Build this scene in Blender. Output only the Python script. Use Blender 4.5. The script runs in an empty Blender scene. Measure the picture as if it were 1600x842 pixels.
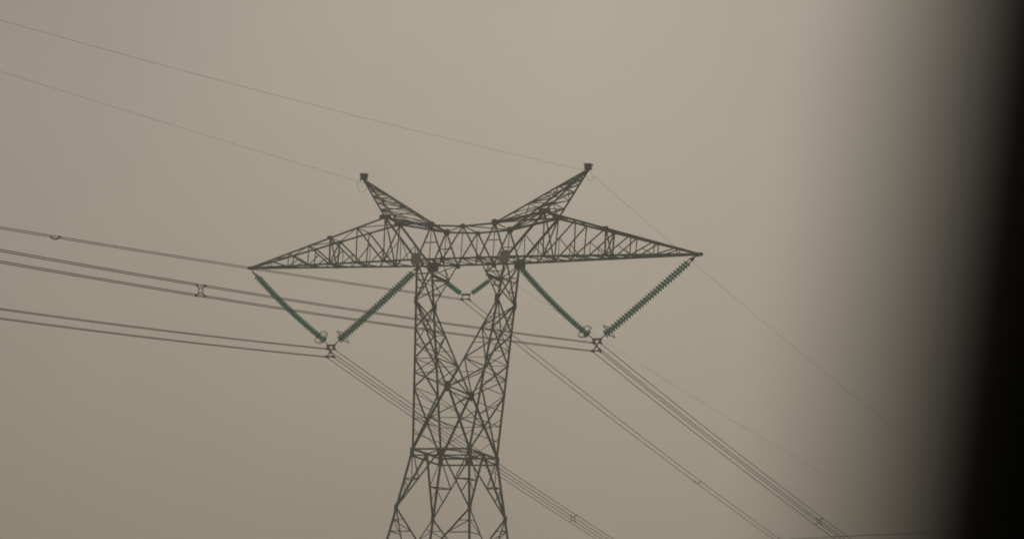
import bpy, bmesh, math, random
from mathutils import Vector, Matrix
random.seed(7)
S = bpy.context.scene
COL = S.collection

# ---------------------------------------------------------------- camera, world, sun, exposure
H = 46.45                      # height of the crossarm's lower chords above the ground
CAM = Vector((100.934, -199.053, H - 44.853))
YAW, PITCH, ROLL, FPX = -0.45626, 0.19694, 0.06611, 5409.0
fwd = Vector((math.sin(YAW) * math.cos(PITCH), math.cos(YAW) * math.cos(PITCH), math.sin(PITCH)))
rt0 = Vector((math.cos(YAW), -math.sin(YAW), 0))
up0 = rt0.cross(fwd)
rt = math.cos(ROLL) * rt0 + math.sin(ROLL) * up0
up = -math.sin(ROLL) * rt0 + math.cos(ROLL) * up0
cam = bpy.data.cameras.new("camera")
cam_o = bpy.data.objects.new("camera", cam)
COL.objects.link(cam_o)
cam_o.matrix_world = Matrix(((rt.x, up.x, -fwd.x, CAM.x), (rt.y, up.y, -fwd.y, CAM.y),
                             (rt.z, up.z, -fwd.z, CAM.z), (0, 0, 0, 1)))
cam.sensor_width = 36
cam.lens = FPX / 1600 * 36
cam.clip_start = 0.1
cam.clip_end = 20000
cam.dof.use_dof = True
cam.dof.focus_distance = 106.0
cam.dof.aperture_fstop = 1.74
S.camera = cam_o

SUN_EL, SUN_AZ = math.radians(16.4), math.radians(-25.3)
w = bpy.data.worlds.new("World")
S.world = w
w.use_nodes = True
nt = w.node_tree
sky = nt.nodes.new('ShaderNodeTexSky')
sky.sky_type = 'NISHITA'
sky.sun_disc = False
sky.sun_elevation = SUN_EL
sky.sun_rotation = SUN_AZ
sky.dust_density = 10
sky.air_density = 1.0
veil = nt.nodes.new('ShaderNodeMix')               # smog greys the yellow of the low sun
veil.data_type = 'RGBA'
veil.blend_type = 'MULTIPLY'
veil.inputs['Factor'].default_value = 1.0
veil.inputs['B'].default_value = (0.74, 0.86, 1.12, 1)
nt.links.new(sky.outputs[0], veil.inputs['A'])
mul = nt.nodes.new('ShaderNodeMix')                # and an even layer of it hides most of the sky
mul.data_type = 'RGBA'
mul.inputs['Factor'].default_value = 0.9615
mul.inputs['B'].default_value = (1.45, 1.28, 1.09, 1)
wtc = nt.nodes.new('ShaderNodeTexCoord')
wno = nt.nodes.new('ShaderNodeTexNoise')           # faint unevenness of the smog
wno.inputs['Scale'].default_value = 9.0
wno.inputs['Detail'].default_value = 5.0
nt.links.new(wtc.outputs['Generated'], wno.inputs['Vector'])
wmr = nt.nodes.new('ShaderNodeMapRange')
wmr.inputs['To Min'].default_value = 0.9565
wmr.inputs['To Max'].default_value = 0.9695
nt.links.new(wno.outputs['Fac'], wmr.inputs['Value'])
nt.links.new(wmr.outputs['Result'], mul.inputs['Factor'])
nt.links.new(veil.outputs['Result'], mul.inputs['A'])
nt.links.new(mul.outputs['Result'], nt.nodes['Background'].inputs[0])
nt.nodes['Background'].inputs[1].default_value = 0.1

sl = bpy.data.lights.new("sun", 'SUN')
sl.energy = 1.15
sl.angle = math.radians(12)
sl.color = (1, 0.93, 0.82)
so = bpy.data.objects.new("sun", sl)
COL.objects.link(so)
sd = Vector((math.sin(SUN_AZ) * math.cos(SUN_EL), math.cos(SUN_AZ) * math.cos(SUN_EL), math.sin(SUN_EL)))
so.rotation_euler = sd.to_track_quat('Z', 'Y').to_euler()
so.location = (0, 0, 120)

S.view_settings.view_transform = 'Standard'
S.view_settings.look = 'None'
S.view_settings.exposure = 0.0
S.view_settings.gamma = 1.0
S.cycles.use_denoising = True
S.cycles.volume_bounces = 1
S.cycles.max_bounces = 6


# ---------------------------------------------------------------- helpers
def mat(name, c1, c2, scale=3.0, rough=0.6, metal=0.0, bump=0.0, detail=6.0, spec=0.5, trans=0.0, coord='Object', vary=0.0):
    m = bpy.data.materials.new(name)
    m.use_nodes = True
    n, l = m.node_tree.nodes, m.node_tree.links
    b = n['Principled BSDF']
    tc = n.new('ShaderNodeTexCoord')
    no = n.new('ShaderNodeTexNoise')
    no.inputs['Scale'].default_value = scale
    no.inputs['Detail'].default_value = detail
    l.new(tc.outputs[coord], no.inputs['Vector'])
    r = n.new('ShaderNodeValToRGB')
    r.color_ramp.elements[0].position = 0.35
    r.color_ramp.elements[1].position = 0.65
    r.color_ramp.elements[0].color = (*c1, 1)
    r.color_ramp.elements[1].color = (*c2, 1)
    l.new(no.outputs['Fac'], r.inputs['Fac'])
    if vary:                                       # each bar has weathered a little differently
        oi = n.new('ShaderNodeObjectInfo')
        mr = n.new('ShaderNodeMapRange')
        mr.inputs['To Min'].default_value = 1 - vary
        mr.inputs['To Max'].default_value = 1 + vary
        l.new(oi.outputs['Random'], mr.inputs['Value'])
        hv = n.new('ShaderNodeHueSaturation')
        l.new(mr.outputs['Result'], hv.inputs['Value'])
        l.new(r.outputs['Color'], hv.inputs['Color'])
        l.new(hv.outputs['Color'], b.inputs['Base Color'])
    else:
        l.new(r.outputs['Color'], b.inputs['Base Color'])
    b.inputs['Roughness'].default_value = rough
    b.inputs['Metallic'].default_value = metal
    b.inputs['Specular IOR Level'].default_value = spec
    b.inputs['Transmission Weight'].default_value = trans
    if bump:
        bp = n.new('ShaderNodeBump')
        bp.inputs['Strength'].default_value = bump
        bp.inputs['Distance'].default_value = 0.01
        l.new(no.outputs['Fac'], bp.inputs['Height'])
        l.new(bp.outputs['Normal'], b.inputs['Normal'])
    return m


STEEL = mat("weathered_steel", (0.055, 0.136, 0.134), (0.096, 0.188, 0.184), 1.5, 0.6, 0.0, 0.1, vary=0.35)
PLATE = mat("pale_grey_plate", (0.38, 0.39, 0.40), (0.46, 0.47, 0.48), 4, 0.55, 0.0, 0.1)  # paler base colour, given only to the front gussets at the mast heads
FIT = mat("dark_fitting_steel", (0.045, 0.047, 0.045), (0.075, 0.075, 0.07), 6, 0.6)
GLASS = mat("green_insulator_glass", (0.12, 0.40, 0.34), (0.17, 0.48, 0.41), 8, 0.45, spec=0.3)
_n, _l = GLASS.node_tree.nodes, GLASS.node_tree.links          # dusty glass lets the light behind it through
_tr = _n.new('ShaderNodeBsdfTranslucent')
_tr.inputs['Color'].default_value = (0.40, 0.94, 0.86, 1)
_mx = _n.new('ShaderNodeMixShader')
_mx.inputs['Fac'].default_value = 0.68
_l.new(_n['Principled BSDF'].outputs[0], _mx.inputs[1])
_l.new(_tr.outputs[0], _mx.inputs[2])
_l.new(_mx.outputs[0], _n['Material Output'].inputs['Surface'])
CAPM = mat("insulator_cap_iron", (0.06, 0.065, 0.06), (0.09, 0.09, 0.085), 10, 0.6)
WIRE = mat("aluminium_wire", (0.085, 0.082, 0.075), (0.12, 0.115, 0.105), 2, 0.6)
CABLE = mat("rusty_cable", (0.06, 0.036, 0.028), (0.09, 0.055, 0.042), 2, 0.7)
EWIRE = mat("earth_wire_steel", (0.16, 0.15, 0.14), (0.22, 0.21, 0.19), 2, 0.6)
POSTM = mat("black_painted_steel", (0.008, 0.008, 0.007), (0.013, 0.012, 0.010), 20, 0.85, spec=0.1)
CONC = mat("footing_concrete", (0.24, 0.23, 0.21), (0.34, 0.33, 0.30), 2, 0.9, bump=0.4)
GROUND = mat("dry_grass_ground", (0.07, 0.075, 0.035), (0.13, 0.115, 0.065), 0.15, 0.95, bump=0.5, detail=10)


def link(name, mesh, parent=None, m=None):
    o = bpy.data.objects.new(name, mesh)
    COL.objects.link(o)
    if parent is not None:
        o.parent = parent
    if m is not None and not mesh.materials:
        mesh.materials.append(m)
    return o


def tag(o, label=None, cat=None, group=None, kind=None):
    for k, v in (('label', label), ('category', cat), ('group', group), ('kind', kind)):
        if v:
            o[k] = v
    return o


def empty(name, loc):
    o = bpy.data.objects.new(name, None)
    o.empty_display_size = 0.3
    COL.objects.link(o)
    o.location = loc
    return o


def P(x, y, z):
    return Vector((x, y, z + H))


def frame(p0, p1, n=None):
    """matrix whose z runs from p0 to p1 and whose x leans to n"""
    z = (p1 - p0)
    L = z.length
    z = z / L
    n = Vector(n) if n is not None else Vector((0, 0, 1))
    x = n - z * n.dot(z)
    if x.length < 1e-3:
        x = z.orthogonal()
    x.normalize()
    y = z.cross(x)
    return Matrix(((x.x, y.x, z.x, p0.x), (x.y, y.y, z.y, p0.y), (x.z, y.z, z.z, p0.z), (0, 0, 0, 1))), L


def add_angle(bm, M, wd, L):
    """a rolled steel angle (L section) of leg width wd along local z"""
    t = max(0.010, wd * 0.11)
    a = -wd * 0.3
    pr = [(a, a), (a + wd, a), (a + wd, a + t), (a + t, a + t), (a + t, a + wd), (a, a + wd)]
    v = [[bm.verts.new(M @ Vector((x, y, zz))) for x, y in pr] for zz in (0, L)]
    for i in range(6):
        j = (i + 1) % 6
        bm.faces.new((v[0][i], v[0][j], v[1][j], v[1][i]))
    for q in ((0, 1, 2, 3), (0, 3, 4, 5)):
        bm.faces.new([v[0][k] for k in reversed(q)])
        bm.faces.new([v[1][k] for k in q])


def add_box(bm, M, sx, sy, sz):
    v = [bm.verts.new(M @ Vector((x * sx / 2, y * sy / 2, z * sz / 2))) for x in (-1, 1) for y in (-1, 1) for z in (-1, 1)]
    for f in ((0, 1, 3, 2), (4, 6, 7, 5), (0, 4, 5, 1), (2, 3, 7, 6), (0, 2, 6, 4), (1, 5, 7, 3)):
        bm.faces.new([v[i] for i in f])


def add_tube(bm, pts, r, seg=6, closed=False, cap=True):
    rings = []
    N = len(pts)
    prev = None
    for i, p in enumerate(pts):
        if closed:
            d = pts[(i + 1) % N] - pts[i - 1]
        else:
            d = pts[min(i + 1, N - 1)] - pts[max(i - 1, 0)]
        d.normalize()
        x = prev - d * prev.dot(d) if prev is not None else d.orthogonal()
        x.normalize()
        prev = x
        y = d.cross(x)
        rings.append([bm.verts.new(p + r * (math.cos(2 * math.pi * k / seg) * x + math.sin(2 * math.pi * k / seg) * y)) for k in range(seg)])
    for i in range(N if closed else N - 1):
        a, b = rings[i], rings[(i + 1) % N]
        for k in range(seg):
            bm.faces.new((a[k], a[(k + 1) % seg], b[(k + 1) % seg], b[k]))
    if cap and not closed:
        bm.faces.new(list(reversed(rings[0])))
        bm.faces.new(rings[-1])


def add_lathe(bm, prof, seg=14, M=Matrix()):
    rings = [[bm.verts.new(M @ Vector((r * math.cos(2 * math.pi * k / seg), r * math.sin(2 * math.pi * k / seg), z))) for k in range(seg)] for r, z in prof]
    for a, b in zip(rings, rings[1:]):
        for k in range(seg):
            bm.faces.new((a[k], a[(k + 1) % seg], b[(k + 1) % seg], b[k]))
    bm.faces.new(list(reversed(rings[0])))
    bm.faces.new(rings[-1])


def done(name, bm, m, parent=None, smooth=False):
    bmesh.ops.recalc_face_normals(bm, faces=bm.faces)
    me = bpy.data.meshes.new(name)
    bm.to_mesh(me)
    bm.free()
    if smooth:
        for p in me.polygons:
            p.use_smooth = True
    return link(name, me, parent, m)


_unit = {}


def member(name, parent, p0, p1, wd, n=None, cut=0.0):
    """one steel angle, its mesh shared by all members of the same width"""
    key = (round(wd, 3))
    if key not in _unit:
        bm = bmesh.new()
        add_angle(bm, Matrix(), wd, 1.0)
        bmesh.ops.recalc_face_normals(bm, faces=bm.faces)
        me = bpy.data.meshes.new("steel_angle")
        bm.to_mesh(me)
        bm.free()
        me.materials.append(STEEL)
        _unit[key] = me
    p0, p1 = Vector(p0), Vector(p1)
    j = Vector((random.uniform(-.006, .006), random.uniform(-.006, .006), random.uniform(-.006, .006)))
    M, L = frame(p0 + j, p1 + j, n)
    o = link(name, _unit[key], parent)
    o.matrix_local = M @ Matrix.Diagonal((1, 1, L, 1))
    return o


def chords(name, parent, segs, label=None):
    """the main chords of one section: (p0, p1, width, lean) each, one mesh"""
    bm = bmesh.new()
    for p0, p1, wd, n in segs:
        M, L = frame(Vector(p0), Vector(p1), n)
        add_angle(bm, M, wd, L)
    o = done(name, bm, STEEL, parent)
    if label:
        o['label'] = label
    return o


def plate(parent, c, sx, sy, sz, m=STEEL, rot=None, label=None):
    """a gusset plate of size sx, sy, sz with bevelled corners and bolt heads"""
    bm = bmesh.new()
    add_box(bm, Matrix(), sx, sy, sz)
    es = [e for e in bm.edges if abs((e.verts[0].co - e.verts[1].co).normalized().dot(Vector((0, 1, 0)))) > .9] if sy <= min(sx, sz) else []
    if es:
        bmesh.ops.bevel(bm, geom=es, offset=min(sx, sz) * 0.22, segments=1, affect='EDGES')
        for bx in (-.28, 0, .28):
            for bz in (-.28, 0, .28):
                add_box(bm, Matrix.Translation((bx * sx, 0, bz * sz)), .035, sy + .03, .035)
    o = done('gusset_plate', bm, m, parent)
    M = Matrix.Translation(c)
    if rot is not None:
        M = M @ rot
    o.matrix_local = M
    if label:
        o['label'] = label
    return o


# ---------------------------------------------------------------- ground
bm = bmesh.new()
R = 6000
N = 40
grid = [[bm.verts.new(((i / N - .5) * 2 * R, (j / N - .5) * 2 * R, 0)) for j in range(N + 1)] for i in range(N + 1)]
for i in range(N):
    for j in range(N):
        bm.faces.new((grid[i][j], grid[i + 1][j], grid[i + 1][j + 1], grid[i][j + 1]))
g = done('ground', bm, GROUND)
tag(g, kind='structure')

# ---------------------------------------------------------------- transmission tower
T = empty('transmission_tower', (0, 0, 0))
tag(T, 'tall grey-green lattice steel tower with long tapering crossarm and two slanting peaks', 'transmission tower')

S0, ZW = 2.05, -12.767          # half width of the waist and its height
XM, YC = 3.2475, 1.076          # where the masts meet the crossarm
SL = 0.1517
ZI, YI = -8.63, 1.758           # where the inner legs cross
ZN = -2.75                      # where the inner legs leave the outer ones
FOOT = -H


def leg(sx, sy, z):
    if z >= ZW:
        t = (z - ZW) / -ZW
        return P(sx * (S0 + t * (XM - S0)), sy * (S0 + t * (YC - S0)), z)
    s = S0 + SL * (ZW - z)
    return P(sx * s, sy * s, z)


def inner(sx, sy, z):
    n = leg(sx, sy, ZN)
    t = (z - ZI) / (ZN - ZI)
    return P(sx * 0.05 + t * (n.x - sx * .05), sy * YI + t * (n.y - sy * YI), z)


def branch(sx, sy, z):
    n = leg(sx, sy, ZN)
    t = (z - ZN) / -ZN
    return P(n.x + t * (sx * 1.33 - n.x), n.y + t * (sy * YC - n.y), z)


def lerp(a, b, t):
    return a + (b - a) * t


# lower body ---------------------------------------------------
body = chords('tower_body', T, [(leg(sx, sy, FOOT), leg(sx, sy, ZW), 0.175, (-sx, 0, 0)) for sx in (-1, 1) for sy in (-1, 1)])
corners = [(-1, -1), (1, -1), (1, 1), (-1, 1)]
Z2, Z3, Z4, Z5, Z6 = -16.656, -19.8, -25.2, -30.8, -38.6


def face_mid(a, b, z):
    return (leg(*a, z) + leg(*b, z)) / 2


for k in range(4):
    a, b = corners[k], corners[(k + 1) % 4]
    nrm = Vector(((a[0] + b[0]) / 2, (a[1] + b[1]) / 2, 0))
    seq = [(ZW, Z2, 'down'), (Z3, Z2, 'up'), (Z3, Z4, 'down'), (Z5, Z4, 'up'), (Z5, Z6, 'down')]
    for zm, zc, d in seq:
        m = face_mid(a, b, zm)
        for c in (a, b):
            member('diagonal_brace', body, m, leg(*c, zc), .105 if zm == ZW else .09, nrm)
            q = lerp(m, leg(*c, zc), .5)
            lq = leg(*c, q.z - H)
            member('bracing_strut', body, q, lq, .065, nrm)
            if zm == ZW:
                member('bracing_strut', body, q, leg(*c, ZW), .06, nrm)
                # smaller members between the middle of the brace and the leg
                member('bracing_strut', body, lerp(m, leg(*c, zc), .72), lq, .05, nrm)
            else:
                e = lerp(leg(*c, zc), lq, .5)
                member('bracing_strut', body, lerp(leg(*c, zc), q, .5), e, .05, nrm)
                member('bracing_strut', body, q, e, .05, nrm)
    for zm in (Z3, Z5):
        member('horizontal_strut', body, leg(*a, zm), leg(*b, zm), .10, nrm)
    for c in (a, b):                                   # base braces to the footings
        member('diagonal_brace', body, face_mid(a, b, Z6), leg(*c, FOOT + .5), .13, nrm)
    member('horizontal_strut', body, leg(*a, Z6), leg(*b, Z6), .11, nrm)
# ring that ties the brace middles of neighbouring faces across each corner
for k in range(4):
    c, a, b = corners[k], corners[k - 1], corners[(k + 1) % 4]
    q1 = lerp(face_mid(c, a, ZW), leg(*c, Z2), .5)
    q2 = lerp(face_mid(c, b, ZW), leg(*c, Z2), .5)
    member('bracing_strut', body, q1, q2, .065)
for c in corners:
    plate(body, leg(*c, Z2), .19, .19, .45)
    f = leg(*c, FOOT)
    bm = bmesh.new()
    add_lathe(bm, [(.75, -.6), (.75, .25), (.68, .33)], 16)
    o = done('concrete_footing', bm, CONC, T)
    o.matrix_local = Matrix.Translation(f)

# waist frame ----------------------------------------------------
ring = []
for dz, wd in ((0, .12), (-.42, .095)):
    for k in range(4):
        a, b = corners[k], corners[(k + 1) % 4]
        ring.append((leg(*a, ZW + dz), leg(*b, ZW + dz), wd, (0, 0, 1)))
waist = chords('waist_frame', T, ring)
for k in range(4):
    z, a, b = corners[k - 1], corners[k], corners[(k + 1) % 4]
    member('bracing_strut', waist, face_mid(z, a, ZW), face_mid(a, b, ZW), .08)
for c in corners:
    plate(waist, leg(*c, ZW - .15), .20 if c[0] * c[1] > 0 else .26, .20 if c[0] * c[1] > 0 else .24, .55)
    a = c
for k in range(4):
    a, b = corners[k], corners[(k + 1) % 4]
    plate(waist, face_mid(a, b, ZW - .2), .5 if k % 2 == 0 else .06, .06 if k % 2 == 0 else .5, .45)

# masts ----------------------------------------------------------
ZS = [0.0, ZN, -4.65, -6.7, ZI]
for sx in (-1, 1):
    segs = []
    for sy in (-1, 1):
        segs.append((leg(sx, sy, ZW), leg(sx, sy, 0), .155, (-sx, 0, 0)))
        segs.append((inner(sx, sy, ZI), inner(sx, sy, ZN), .12, (sx, 0, 0)))
        segs.append((branch(sx, sy, ZN), branch(sx, sy, 0), .085, (sx, 0, 0)))
        segs.append((P(sx * .05, sy * YI, ZI), leg(sx, sy, ZW), .125, (sx, 0, 0)))
    mast = chords('mast', T, segs)
    # outer side face: crossed braces
    lv = ZS + [ZW]
    for z0, z1 in zip(lv, lv[1:]):
        member('diagonal_brace', mast, leg(sx, -1, z0), leg(sx, 1, z1), .082, (sx, 0, 0))
        member('diagonal_brace', mast, leg(sx, 1, z0) + Vector((sx * .03, 0, 0)), leg(sx, -1, z1) + Vector((sx * .03, 0, 0)), .082, (sx, 0, 0))
    for z in (-1.35, -3.7, -5.7, -6.7, -7.65, ZI, -9.7, -10.7, -11.7):
        member('horizontal_strut', mast, leg(sx, -1, z), leg(sx, 1, z), .04, (sx, 0, 0))
    # inner side face
    for z0, z1 in zip(ZS[1:], ZS[2:]):
        member('diagonal_brace', mast, inner(sx, -1, z0), inner(sx, 1, z1), .065, (sx, 0, 0))
        member('diagonal_brace', mast, inner(sx, 1, z0), inner(sx, -1, z1), .065, (sx, 0, 0))
        member('horizontal_strut', mast, inner(sx, -1, z1 if z1 != ZI else z1 + .05), inner(sx, 1, z1 if z1 != ZI else z1 + .05), .06, (sx, 0, 0))
    # front and back faces between outer and inner legs
    for sy in (-1, 1):
        lv2 = [ZN, -3.75, -4.65, -5.7, -6.7, -7.65, ZI]
        for i, (z0, z1) in enumerate(zip(lv2, lv2[1:])):
            if i % 2 == 0:
                member('lacing_bar', mast, inner(sx, sy, z0), leg(sx, sy, z1), .065, (0, sy, 0))
            else:
                member('lacing_bar', mast, leg(sx, sy, z0), inner(sx, sy, z1), .065, (0, sy, 0))
            if i:
                member('horizontal_strut', mast, leg(sx, sy, z0), inner(sx, sy, z0), .04, (0, sy, 0))
        # triangle above the waist
        ctr, low = P(0, sy * YI, ZI), leg(sx, sy, ZW)
        for t, zz in ((.3, -9.0), (.55, -10.2), (.78, -11.4)):
            member('lacing_bar', mast, lerp(ctr, low, t), leg(sx, sy, zz), .04, (0, sy, 0))
        member('horizontal_strut', mast, lerp(ctr, low, .5), leg(sx, sy, -10.7), .04, (0, sy, 0))
        member('lacing_bar', mast, lerp(ctr, low, .3), leg(sx, sy, ZI), .04, (0, sy, 0))
        member('lacing_bar', mast, lerp(ctr, low, .75), face_mid((-1, sy), (1, sy), ZW), .04, (0, sy, 0))
        # head of the mast: the fork that opens to the bridge
        for z0, z1 in ((-1.9, -1.9), (-.95, -.95)):
            member('lacing_bar', mast, leg(sx, sy, z0), branch(sx, sy, z1), .07, (0, sy, 0))
        member('lacing_bar', mast, leg(sx, sy, -.95), branch(sx, sy, -1.9), .07, (0, sy, 0))
        member('lacing_bar', mast, leg(sx, sy, -.1), branch(sx, sy, -.95), .07, (0, sy, 0))
        member('lacing_bar', mast, lerp(leg(sx, sy, -.1), branch(sx, sy, -.05), .5), branch(sx, sy, -.95), .06, (0, sy, 0))
    member('horizontal_strut', mast, branch(sx, -1, -1.1), branch(sx, 1, -1.1), .16, (sx, 0, 0))
    member('lacing_bar', mast, branch(sx, -1, -1.1), branch(sx, 1, 0), .06, (sx, 0, 0))
    member('lacing_bar', mast, branch(sx, 1, -1.1), branch(sx, -1, 0), .06, (sx, 0, 0))
    member('lacing_bar', mast, branch(sx, -1, -1.1), leg(sx, 1, -1.35), .06)
    member('lacing_bar', mast, branch(sx, 1, -1.1), leg(sx, -1, -1.35), .06)
    member('lacing_bar', mast, branch(sx, -1, -1.1), branch(sx, 1, ZN), .06, (sx, 0, 0))
    member('lacing_bar', mast, branch(sx, 1, -1.1), branch(sx, -1, ZN), .06, (sx, 0, 0))
    for sy in (-1, 1):
        plate(mast, leg(sx, sy, ZN) + Vector((-sx * .05, sy * .1, 0)), .26, .03, .55)
        if sx == 1:
            plate(mast, P(0, sy * (YI + .1), ZI), .34, .04, .66)
    # light ties between the two crossing points
M1 = [[lerp(P(0, sy * YI, ZI), leg(sx, sy, ZW), .5) for sy in (-1, 1)] for sx in (-1, 1)]
tie = chords('cross_frame', T, [(P(0, -YI, ZI - .25), P(0, YI, ZI - .25), .075, None)])
for p0, p1, wd in ((M1[0][0], M1[0][1], .08), (M1[1][0], M1[1][1], .08), (M1[0][0], M1[1][0], .05), (M1[0][1], M1[1][1], .05),
                   (P(0, YI, ZI), M1[0][0], .075), (P(0, -YI, ZI), M1[1][1], .075)):
    member('bracing_strut', tie, p0, p1, wd)

# crossarm -------------------------------------------------------
LT, XO, ZO, XI, ZIT = 16.376, 5.834, 2.952, 2.3276, 2.298
PX = [16.376, 14.95, 13.4, 11.8, 10.1, 8.0, XO, XM]


def bot(s, sy, x):
    k = min(1, (LT - x) / (LT - XM))
    return P(s * x, sy * (.06 + (YC - .06) * k), 0)


def top(s, sy, x):
    if x >= XO:
        k = (LT - x) / (LT - XO)
        return P(s * x, sy * (.06 + (YC - .06) * k), .06 + (ZO - .06) * k)
    t = (XO - x) / (XO - XI)
    return P(s * x, sy * YC, ZO + (ZIT - ZO) * t)


for s, lab in ((-1, 'left cantilever of the crossarm'), (1, 'right cantilever of the crossarm')):
    segs = []
    for sy in (-1, 1):
        segs.append((bot(s, sy, LT), bot(s, sy, XM), .125, (0, 0, 1)))
        segs.append((top(s, sy, LT), top(s, sy, XO), .125, (0, 0, -1)))
        segs.append((top(s, sy, XO), top(s, sy, XI), .13, (0, 0, -1)))
        segs.append((top(s, sy, XO), bot(s, sy, XM), .125, (s, 0, 0)))
    arm = chords('crossarm', T, segs, lab)
    for i in range(1, len(PX) - 1):
        x0, x1 = PX[i], PX[i + 1]
        wd = .075 + .006 * i
        for sy in (-1, 1):
            member('vertical_post', arm, top(s, sy, x0), bot(s, sy, x0), wd * (1.25 if x0 == 10.1 else .85), (0, sy, 0))
            if x0 != XO:
                member('diagonal_brace', arm, top(s, sy, x0), bot(s, sy, x1), wd, (0, sy, 0))
                md = lerp(top(s, sy, x0), bot(s, sy, x1), .5)
                if x0 < 14:
                    member('lacing_bar', arm, bot(s, sy, x0), md, .05, (0, sy, 0))
                if x0 < 11:
                    tq = lerp(top(s, sy, x0), top(s, sy, x1), .5)
                    member('lacing_bar', arm, md, bot(s, sy, (x0 + x1) / 2), .05, (0, sy, 0))
            else:
                md = lerp(top(s, sy, XO), bot(s, sy, XM), .5)
                member('lacing_bar', arm, md, bot(s, sy, md.x * s), .06, (0, sy, 0))
                member('lacing_bar', arm, md, bot(s, sy, XO), .065, (0, sy, 0))
                member('lacing_bar', arm, md, bot(s, sy, (md.x * s + XM) / 2), .05, (0, sy, 0))
        # lacing of the top face
        member('lacing_bar', arm, top(s, -1, x0), top(s, 1, x0), .07, (0, 0, 1))
        if i % 2:
            member('lacing_bar', arm, top(s, -1, x0), top(s, 1, x1 if x1 > XI else XI), .06, (0, 0, 1))
        else:
            member('lacing_bar', arm, top(s, 1, x0), top(s, -1, x1), .06, (0, 0, 1))
        # lacing of the bottom face
        xm_ = (x0 + x1) / 2
        member('horizontal_strut', arm, bot(s, -1, x0), bot(s, 1, x0), .07, (0, 0, 1))
        member('lacing_bar', arm, bot(s, -1, x0), bot(s, 1, xm_), .07, (0, 0, 1))
        member('lacing_bar', arm, bot(s, 1, xm_), bot(s, -1, x1), .07, (0, 0, 1))
        member('lacing_bar', arm, bot(s, 1, x0), bot(s, -1, xm_), .055, (0, 0, 1))
        if x0 in (10.1, XO):
            member('lacing_bar', arm, top(s, -1, x0), bot(s, 1, x0), .07, (s, 0, 0))
            member('lacing_bar', arm, top(s, 1, x0), bot(s, -1, x0), .07, (s, 0, 0))
    # end of the arm, gussets
    plate(arm, P(s * (LT - .10), 0, .02), .74, .22, .19)
    for sy in (-1, 1):
        plate(arm, top(s, sy, XO) + Vector((0, 0, .02)), .72, .30, .26)
        plate(arm, bot(s, sy, 10.1) + Vector((0, sy * .08, .05)), .42, .03, .18)
        plate(arm, top(s, sy, 10.1) + Vector((0, sy * .09, 0)), .40, .03, .22)
    for x in (15.2,):
        member('horizontal_strut', arm, bot(s, -1, x), bot(s, 1, x), .1, (0, 0, 1))
    member('horizontal_strut', arm, top(s, -1, XO), top(s, 1, XO), .12, (0, 0, 1))
    member('lacing_bar', arm, top(s, -1, XO), top(s, 1, XI), .07, (0, 0, 1))
    member('lacing_bar', arm, top(s, 1, XO), top(s, -1, XI), .07, (0, 0, 1))

# bridge between the masts -----------------------------------------
XB = 1.33
segs = []
for sy in (-1, 1):
    segs.append((bot(-1, sy, XM), bot(1, sy, XM), .125, (0, 0, 1)))
    segs.append((top(-1, sy, XI), P(0, sy * YC, 2.17), .125, (0, 0, -1)))
    segs.append((P(0, sy * YC, 2.17), top(1, sy, XI), .125, (0, 0, -1)))
bridge = chords('bridge', T, segs)
for sy in (-1, 1):
    tc = P(0, sy * YC, 2.17)
    for s in (-1, 1):
        t_, a_, b_ = top(s, sy, XI), bot(s, sy, XM), P(s * XB, sy * YC, 0)
        member('diagonal_brace', bridge, t_, a_, .12, (0, sy, 0))
        member('diagonal_brace', bridge, t_, b_, .11, (0, sy, 0))
        member('diagonal_brace', bridge, tc, b_, .11, (0, sy, 0))
        member('horizontal_strut', bridge, lerp(t_, a_, .5), lerp(t_, b_, .5), .06, (0, sy, 0))
        member('vertical_post', bridge, t_, P(s * XI, sy * YC, 0), .06, (0, sy, 0))
        plate(bridge, t_ + Vector((0, sy * .09, .02)), .42, .14, .40)
        plate(bridge, b_ + Vector((0, sy * .09, -.02)), .36, .03, .34)
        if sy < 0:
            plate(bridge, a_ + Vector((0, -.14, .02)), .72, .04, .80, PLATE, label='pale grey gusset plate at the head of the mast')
        else:
            plate(bridge, a_ + Vector((-s * .05, .13, -.04)), .80, .08, .64)
    plate(bridge, tc + Vector((0, sy * .09, -.02)), .34, .03, .30)
    member('vertical_post', bridge, tc, P(0, sy * YC, 0), .06, (0, sy, 0))
zz = [-XM, -XI, -XB, 0, XB, XI, XM]
for i, (x0, x1) in enumerate(zip(zz, zz[1:])):
    a, b = (-1, 1) if i % 2 else (1, -1)
    member('lacing_bar', bridge, P(x0, a * YC, 0), P(x1, b * YC, 0), .07, (0, 0, 1))
    member('lacing_bar', bridge, P(x0, b * YC, 0), P(x1, a * YC, 0), .06, (0, 0, 1))
    member('horizontal_strut', bridge, P(x0, -YC, 0), P(x0, YC, 0), .08, (0, 0, 1))
for x0, x1, a in ((-XI, 0, 1), (0, XI, -1)):
    z0 = 2.298 if x0 else 2.17
    z1 = 2.298 if x1 else 2.17
    member('lacing_bar', bridge, P(x0, a * YC, z0), P(x1, -a * YC, z1), .07, (0, 0, 1))
for x0 in (-XI, 0, XI):
    member('horizontal_strut', bridge, P(x0, -YC, 2.298 if x0 else 2.17), P(x0, YC, 2.298 if x0 else 2.17), .08, (0, 0, 1))

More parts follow.
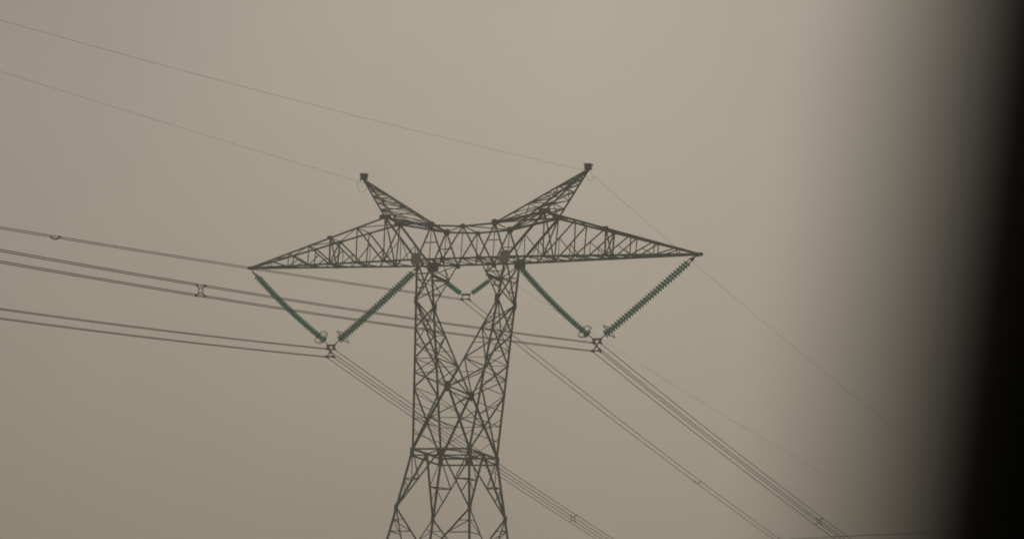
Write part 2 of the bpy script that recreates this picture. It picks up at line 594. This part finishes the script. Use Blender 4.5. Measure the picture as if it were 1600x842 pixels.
# earth wire peaks -------------------------------------------------
for s, lab in ((-1, 'left slanting earth wire peak'), (1, 'right slanting earth wire peak')):
    ap = lambda o, sy: P(s * (8.14 + .07 * o), sy * .09, 5.83 - .05 * (1 - o))
    bo = lambda o, sy: top(s, sy, XO if o else XI)
    segs = [(bo(o, sy), ap(o, sy), .09, (0, -sy, 0)) for o in (0, 1) for sy in (-1, 1)]
    peak = chords('earth_wire_peak', T, segs, lab)
    ts = [0, .2, .38, .55, .70, .83, .93]
    Q = lambda o, sy, t: lerp(bo(o, sy), ap(o, sy), t)
    for i, (t0, t1) in enumerate(zip(ts, ts[1:])):
        for sy in (-1, 1):
            if i % 2 == 0:
                member('lacing_bar', peak, Q(0, sy, t0), Q(1, sy, t1), .06, (0, sy, 0))
            else:
                member('lacing_bar', peak, Q(1, sy, t0), Q(0, sy, t1), .06, (0, sy, 0))
            member('horizontal_strut', peak, Q(0, sy, t1), Q(1, sy, t1), .05, (0, sy, 0))
        for o in (0, 1):
            a = 1 if (i + o) % 2 else -1
            member('lacing_bar', peak, Q(o, a, t0), Q(o, -a, t1), .06, (s, 0, 0))
            member('horizontal_strut', peak, Q(o, -1, t1), Q(o, 1, t1), .045, (s, 0, 0))
    bm = bmesh.new()                                   # the boxy cap on the peak
    add_box(bm, Matrix.Translation((0, 0, .165)), .50, .46, .05)
    add_box(bm, Matrix.Translation((0, 0, .02)), .42, .40, .035)
    add_box(bm, Matrix.Translation((0, 0, -.14)), .44, .42, .04)
    for sx in (-1, 1):
        add_box(bm, Matrix.Translation((sx * .17, 0, .003)), .03, .36, .28)
    for sy in (-1, 1):
        add_box(bm, Matrix.Translation((0, sy * .16, .004)), .30, .02, .285)
    o = done('peak_cap', bm, STEEL, peak)
    o.matrix_local = Matrix.Translation(P(s * 8.26, 0, 6.06))
    bm = bmesh.new()
    add_box(bm, Matrix.Translation(P(s * 8.22, 0, 5.86)), .22, .22, .12)
    add_tube(bm, [P(s * 8.28, -.1, 5.9), P(s * 8.32, -.3, 5.78), P(s * 8.33, -.36, 5.68)], .03)
    done('earth_wire_clamp', bm, FIT, peak)

# ---------------------------------------------------------------- insulator strings
bm = bmesh.new()
add_lathe(bm, [(.022, .0), (.022, .012), (.11, .020), (.172, .006), (.182, .018), (.174, .036), (.135, .070), (.095, .098), (.06, .118), (.045, .128)], 14)
DISC = bpy.data.meshes.new('insulator_disc')
bmesh.ops.recalc_face_normals(bm, faces=bm.faces)
bm.to_mesh(DISC)
bm.free()
DISC.materials.append(GLASS)
for p in DISC.polygons:
    p.use_smooth = True


def string(p0, p1, n, rows, lab, anchor, yoke, scale=1.0, sag=.14, ring=True, group=None):
    """discs from p0 (upper end) to p1 (lower end) in one or two rows"""
    root = empty('insulator_string', p0)
    tag(root, lab, 'insulator', group)
    inv = Matrix.Translation(-p0)
    axis = (p1 - p0).normalized()
    side = Vector((0, 1, 0))
    perp = axis.cross(side)
    if perp.z > 0:
        perp.negate()
    off = [-.22, .22] if rows == 2 else [0]
    for d in off:
        pts = []
        for i in range(n + 1):
            t = i / n
            pts.append(lerp(p0, p1, t) + side * d + perp * sag * 4 * t * (1 - t))
        bm = bmesh.new()
        add_tube(bm, [inv @ q for q in pts], .042 * scale, 8)
        o = done('cap_and_pin_core', bm, CAPM, root)
        for i in range(n):
            o = link('insulator_disc', DISC, root)
            M, L = frame(pts[i + 1], pts[i])
            o.matrix_local = inv @ M @ Matrix.Diagonal((scale, scale, scale, 1))
    bm = bmesh.new()                                   # upper links
    mid = p0 - axis * .28
    if rows == 2:                                      # two links and a triangular plate
        mid = p0 - axis * .44
        for d in off:
            add_tube(bm, [inv @ (p0 - axis * -.02 + side * d), inv @ (p0 - axis * .19 + side * d)], .026, 6)
        tri = [p0 - axis * .15 + side * .27, p0 - axis * .15 - side * .27, p0 - axis * .22 - side * .28,
               mid - side * .06, mid + side * .06, p0 - axis * .22 + side * .28]
        fa = [bm.verts.new(inv @ (q + perp * .03)) for q in tri]
        fb = [bm.verts.new(inv @ (q - perp * .03)) for q in tri]
        bm.faces.new(fa)
        bm.faces.new(list(reversed(fb)))
        for k in range(6):
            bm.faces.new((fa[k], fb[k], fb[(k + 1) % 6], fa[(k + 1) % 6]))
    else:
        add_tube(bm, [inv @ (p0 + axis * .02), inv @ mid], .03, 6)
    add_tube(bm, [inv @ mid, inv @ anchor], .035, 6)
    add_box(bm, inv @ Matrix.Translation(anchor), .12, .12, .12)
    done('upper_link', bm, FIT, root)
    bm = bmesh.new()
    if rows == 2:
        add_box(bm, inv @ Matrix.Translation(p1 + axis * .08) @ axis.to_track_quat('Z', 'Y').to_matrix().to_4x4(), .05, .50, .08)
    add_tube(bm, [inv @ (p1 + axis * .10), inv @ yoke], .035, 6)
    done('lower_link', bm, FIT, root)
    if ring:
        bm = bmesh.new()
        c = p1 - axis * .22 + perp * 0
        pts = []
        for k in range(28):
            a = 2 * math.pi * k / 28
            y = .26 * (1 if math.cos(a) > 0 else -1) + .22 * math.cos(a)
            pts.append(inv @ (c + side * y + perp * .46 * math.sin(a)))
        add_tube(bm, pts, .028, 6, closed=True)
        for sgn in (-1, 1):
            add_tube(bm, [inv @ (p1 + axis * .06), inv @ (c + perp * .46 * sgn)], .018, 5)
        done('grading_ring', bm, FIT, root)
    return root


YO = {-1: P(-9.80, 0, -5.42), 1: P(9.65, 0, -5.37)}     # top of each outer clamp
G = 'green glass insulator strings hanging under the crossarm'
string(P(-15.93, 0, -.52), P(-10.42, 0, -5.0), 32, 2, 'long green glass insulator string sloping down from the left tip of the crossarm',
       P(-16.35, 0, -.06), YO[-1] + Vector((-.28, 0, .05)), group=G)
string(P(-3.98, 0, -.60), P(-9.12, 0, -5.0), 32, 2, 'long green glass insulator string sloping down leftwards from the left mast head',
       P(-3.35, 0, -.06), YO[-1] + Vector((.28, 0, .05)), sag=.05, group=G)
string(P(3.86, 0, -.50), P(8.90, 0, -5.0), 32, 2, 'long green glass insulator string sloping down rightwards from the right mast head',
       P(3.35, 0, -.06), YO[1] + Vector((-.28, 0, .05)), group=G)
string(P(15.75, 0, -.45), P(10.28, 0, -5.0), 32, 2, 'long green glass insulator string sloping down from the right tip of the crossarm',
       P(16.38, 0, -.06), YO[1] + Vector((.28, 0, .05)), sag=.03, group=G)
YE = P(0.0, 0, -2.20)
string(P(-1.62, 0, -1.25), P(-.44, 0, -2.08), 10, 1, 'short green insulator string inside the tower, left arm of the small V',
       P(-1.98, 0, -1.08), YE + Vector((-.22, 0, 0)), .98, .02, False, 'short insulator strings between the masts')
string(P(1.62, 0, -1.30), P(.46, 0, -2.10), 10, 1, 'short green insulator string inside the tower, right arm of the small V',
       P(1.98, 0, -1.08), YE + Vector((.22, 0, 0)), .98, .02, False, 'short insulator strings between the masts')

# ---------------------------------------------------------------- clamps under the strings
BX, BZ = .25, .27
ctr = {-1: P(-9.80, 0, -5.95), 1: P(9.64, 0, -5.89)}
for s, lab in ((-1, 'dark steel suspension clamp at the foot of the left insulator V'), (1, 'dark steel suspension clamp at the foot of the right insulator V')):
    c = ctr[s]
    root = empty('conductor_clamp', c)
    tag(root, lab, 'clamp', 'clamps that carry the four-wire bundles')
    bm = bmesh.new()
    yz = .53
    add_box(bm, Matrix.Translation((0, 0, yz)), .68, .06, .12)
    for sx in (-1, 1):
        add_tube(bm, [Vector((sx * .26, 0, yz)), Vector((sx * BX, 0, BZ + .04))], .045)
        add_tube(bm, [Vector((sx * .22, .03, yz)), Vector((-sx * .02, .03, .06))], .036)
    add_box(bm, Matrix.Translation((0, 0, .08)), .14, .07, .16)
    for sx in (-1, 1):
        add_tube(bm, [Vector((sx * .04, 0, .06)), Vector((sx * BX, 0, -BZ + .05))], .042)
    add_box(bm, Matrix.Translation((0, 0, -BZ + .07)), .50, .04, .05)
    done('yoke_plate', bm, FIT, root)
    for sx in (-1, 1):
        for sz in (-1, 1):
            bm = bmesh.new()
            add_tube(bm, [Vector((0, -.20, -.01)), Vector((0, -.1, .025)), Vector((0, .1, .025)), Vector((0, .20, -.01))], .065, 8)
            add_box(bm, Matrix.Translation((0, 0, .05)), .10, .16, .14)
            o = done('wire_saddle', bm, FIT, root)
            o.location = (sx * BX, 0, sz * BZ)
ce = P(0.0, 0, -2.56)
root = empty('conductor_clamp', ce)
tag(root, 'small square steel clamp at the foot of the short V between the masts', 'clamp')
bm = bmesh.new()
add_box(bm, Matrix.Translation((0, 0, .36)), .60, .06, .12)
for sx in (-1, 1):
    add_box(bm, Matrix.Translation((sx * .25, 0, .16)), .06, .05, .28)
add_box(bm, Matrix.Translation((0, 0, .06)), .44, .045, .05)
done('yoke_plate', bm, FIT, root)
for sx in (-1, 1):
    bm = bmesh.new()
    add_tube(bm, [Vector((0, -.22, -.02)), Vector((0, -.1, .02)), Vector((0, .1, .02)), Vector((0, .22, -.02))], .055, 8)
    o = done('wire_saddle', bm, FIT, root)
    o.location = (sx * .27, 0, 0)

# ---------------------------------------------------------------- wires
SP = 230


def sagz(ab, y):
    a, b = ab
    y = abs(y)
    return a * y + b * y * y


def wire_path(c, left, right, dx=0, dz=0):
    pts = []
    ys = [-SP + i * 5 for i in range(int(2 * SP / 5) + 1)]
    for y in ys:
        pts.append(Vector((c.x + dx, y, c.z + dz + sagz(left if y < 0 else right, y))))
    return pts


def wire(name, pts, r, lab, cat, group, m):
    o0 = pts[len(pts) // 2]
    bm = bmesh.new()
    add_tube(bm, [p - o0 for p in pts], r, 6)
    o = done(name, bm, m, None, True)
    o.location = o0
    tag(o, lab, cat, group)
    return o


WL = {-1: ((-.13819, .000276), (-.14945, .00036)), 1: ((-.13818, .0002186), (-.14073, .000286))}
for s, nm in ((-1, 'left'), (1, 'right')):
    for sz, zn in ((1, 'upper'), (-1, 'lower')):
        for sx, xn in ((-1, 'left-hand'), (1, 'right-hand')):
            wire('conductor_wire', wire_path(ctr[s], *WL[s], dx=sx * BX, dz=sz * BZ), .024,
                 '%s %s wire of the four-wire bundle hung under the %s half of the crossarm' % (zn, xn, nm),
                 'power line', 'conductor wires of the outer bundles', WIRE)
WE = ((-.13685, .00013235), (-.15591, .000338))
for sx, xn in ((-1, 'left'), (1, 'right')):
    wire('conductor_wire', wire_path(ce, *WE, dx=sx * .27), .022,
         '%s wire of the two-wire line hung between the masts of the tower' % xn, 'power line', 'wires of the middle line', WIRE)
WG = {-1: ((-.08918, .00011968), (-.08886, .0002592)), 1: ((-.14059, .0002182), (-.1293, .0003126))}
for s, nm in ((-1, 'left'), (1, 'right')):
    c = P(s * 8.33, 0, 5.66 if s < 0 else 5.76)
    o = wire('earth_wire', wire_path(c, *WG[s]), .0078,
             'thin bare earth wire strung over the %s peak of the tower' % nm, 'power line', 'earth wires over the peaks', EWIRE)
    bm = bmesh.new()
    pts = []
    for i in range(13):
        t = i / 12
        y = -.75 + 1.5 * t
        pts.append(Vector((s * .12 * math.sin(math.pi * t), y, sagz(WG[s][0], y) - .62 * math.sin(math.pi * t) ** .7)))
    add_tube(bm, pts, .010, 5)
    done('jumper_loop', bm, EWIRE, o)


# ---------------------------------------------------------------- spacers on the bundles
def spacer(c, ab, y, lab):
    root = empty('bundle_spacer', Vector((c.x, y, c.z + sagz(ab, y))))
    tag(root, lab, 'spacer', 'square spacers on the four-wire bundles')
    bm = bmesh.new()
    q = .115
    sq = [Vector((-q, 0, -q)), Vector((q, 0, -q)), Vector((q, 0, q)), Vector((-q, 0, q))]
    add_tube(bm, sq, .030, 6, closed=True)
    for sx in (-1, 1):
        for sz in (-1, 1):
            add_tube(bm, [Vector((sx * q, 0, sz * q)), Vector((sx * BX, 0, sz * BZ))], .030, 6)
    done('spacer_frame', bm, FIT, root)
    for sx in (-1, 1):
        for sz in (-1, 1):
            bm = bmesh.new()
            add_tube(bm, [Vector((0, -.07, 0)), Vector((0, .07, 0))], .05, 8)
            o = done('wire_grip', bm, FIT, root)
            o.location = (sx * BX, 0, sz * BZ)


spacer(ctr[1], WL[1][0], -49.1, 'dark square spacer on the middle pair of lines left of the tower')
spacer(ctr[-1], WL[-1][1], 40.0, 'dark square spacer low on the bundle just right of the tower foot')
spacer(ctr[1], WL[1][1], 41.6, 'dark square spacer far down the right bundle beside the dark post')


def spacer2(y, ab, lab):
    root = empty('bundle_spacer', Vector((ce.x, y, ce.z + sagz(ab, y))))
    tag(root, lab, 'spacer', 'curved spacers on the two-wire line')
    bm = bmesh.new()
    add_tube(bm, [Vector((-.27, 0, 0)), Vector((-.17, 0, -.10)), Vector((0, 0, -.14)), Vector((.17, 0, -.10)), Vector((.27, 0, 0))], .032, 8)
    done('spacer_bar', bm, FIT, root)
    for sx in (-1, 1):
        bm = bmesh.new()
        add_tube(bm, [Vector((0, -.07, 0)), Vector((0, .07, 0))], .05, 8)
        o = done('wire_grip', bm, FIT, root)
        o.location = (sx * .27, 0, 0)


spacer2(-48.4, WE[0], 'small curved spacer on the uppermost thick line at far left')
spacer2(40.8, WE[1], 'small curved spacer on the two-wire line right of the tower')


# ---------------------------------------------------------------- far cable low at right
def ray(px, py):
    return (fwd + rt * ((px - 800) / FPX) + up * ((421 - py) / FPX)).normalized()


k0 = CAM + ray(1245, 841) * 330
k1 = CAM + ray(1540, 828.5) * 318
pts = []
for i in range(61):
    t = -1.6 + 4.2 * i / 60
    pts.append(lerp(k0, k1, t) + Vector((0, 0, .15 * t * (1 - t))))
wire('distant_cable', pts, .028, 'single thin dark cable running almost level across the lower right corner', 'cable', None, CABLE)

# ---------------------------------------------------------------- leaning post beside the camera, far out of focus
dpost = .86
b0 = CAM + ray(1422, 421) * dpost
lean = math.radians(-0.5)
zax = (up * math.cos(math.radians(8.5)) + rt * math.sin(math.radians(8.5))).normalized()   # direction of its edge
zax = (zax - fwd * .0).normalized()
# tilt the edge towards vertical along the view so that the post stands on the ground
hz = Vector((fwd.x, fwd.y, 0)).normalized()
zax = (zax + hz * (-(zax.dot(hz)))).normalized()
xax = rt0 - zax * rt0.dot(zax)
xax.normalize()
yax = zax.cross(xax)
WX, WY = .16, .10
foot_t = -(b0.z + .25) / zax.z
top_t = 1.1
Mp = Matrix(((xax.x, yax.x, zax.x, b0.x), (xax.y, yax.y, zax.y, b0.y), (xax.z, yax.z, zax.z, b0.z), (0, 0, 0, 1)))
base = Mp @ Vector((WX / 2, WY / 2, (-b0.z) / zax.z))
root = empty('leaning_post', base)
tag(root, 'black blurred post leaning right, close to the viewer along the right edge', 'post')
inv = Matrix.Translation(-base)
bm = bmesh.new()
add_box(bm, Matrix.Translation((WX / 2, WY / 2, (foot_t + top_t) / 2)), WX, WY, top_t - foot_t)
bmesh.ops.bevel(bm, geom=[e for e in bm.edges], offset=.006, segments=2, affect='EDGES')
bmesh.ops.transform(bm, matrix=inv @ Mp, verts=bm.verts)
done('post_shaft', bm, POSTM, root)
bm = bmesh.new()
add_box(bm, Matrix.Translation((WX / 2, WY / 2, top_t + .015)), WX + .03, WY + .03, .03)
bmesh.ops.transform(bm, matrix=inv @ Mp, verts=bm.verts)
done('post_cap', bm, POSTM, root)

# ---------------------------------------------------------------- haze
HAZE = True
if HAZE:
    hm = bpy.data.materials.new("smoggy_air")
    hm.use_nodes = True
    n, l = hm.node_tree.nodes, hm.node_tree.links
    n.remove(n['Principled BSDF'])
    pv = n.new('ShaderNodeVolumePrincipled')
    pv.inputs['Color'].default_value = (0.93, 0.89, 0.81, 1)
    pv.inputs['Density'].default_value = 0.0010
    pv.inputs['Anisotropy'].default_value = 0.3
    l.new(pv.outputs[0], n['Material Output'].inputs['Volume'])
    bm = bmesh.new()
    zb, zt = -1.5, 56.0
    add_box(bm, Matrix.Translation((0, 0, (zb + zt) / 2)), 2 * R + 20, 2 * R + 20, zt - zb)
    h = done('haze', bm, hm)
    h['kind'] = 'stuff'
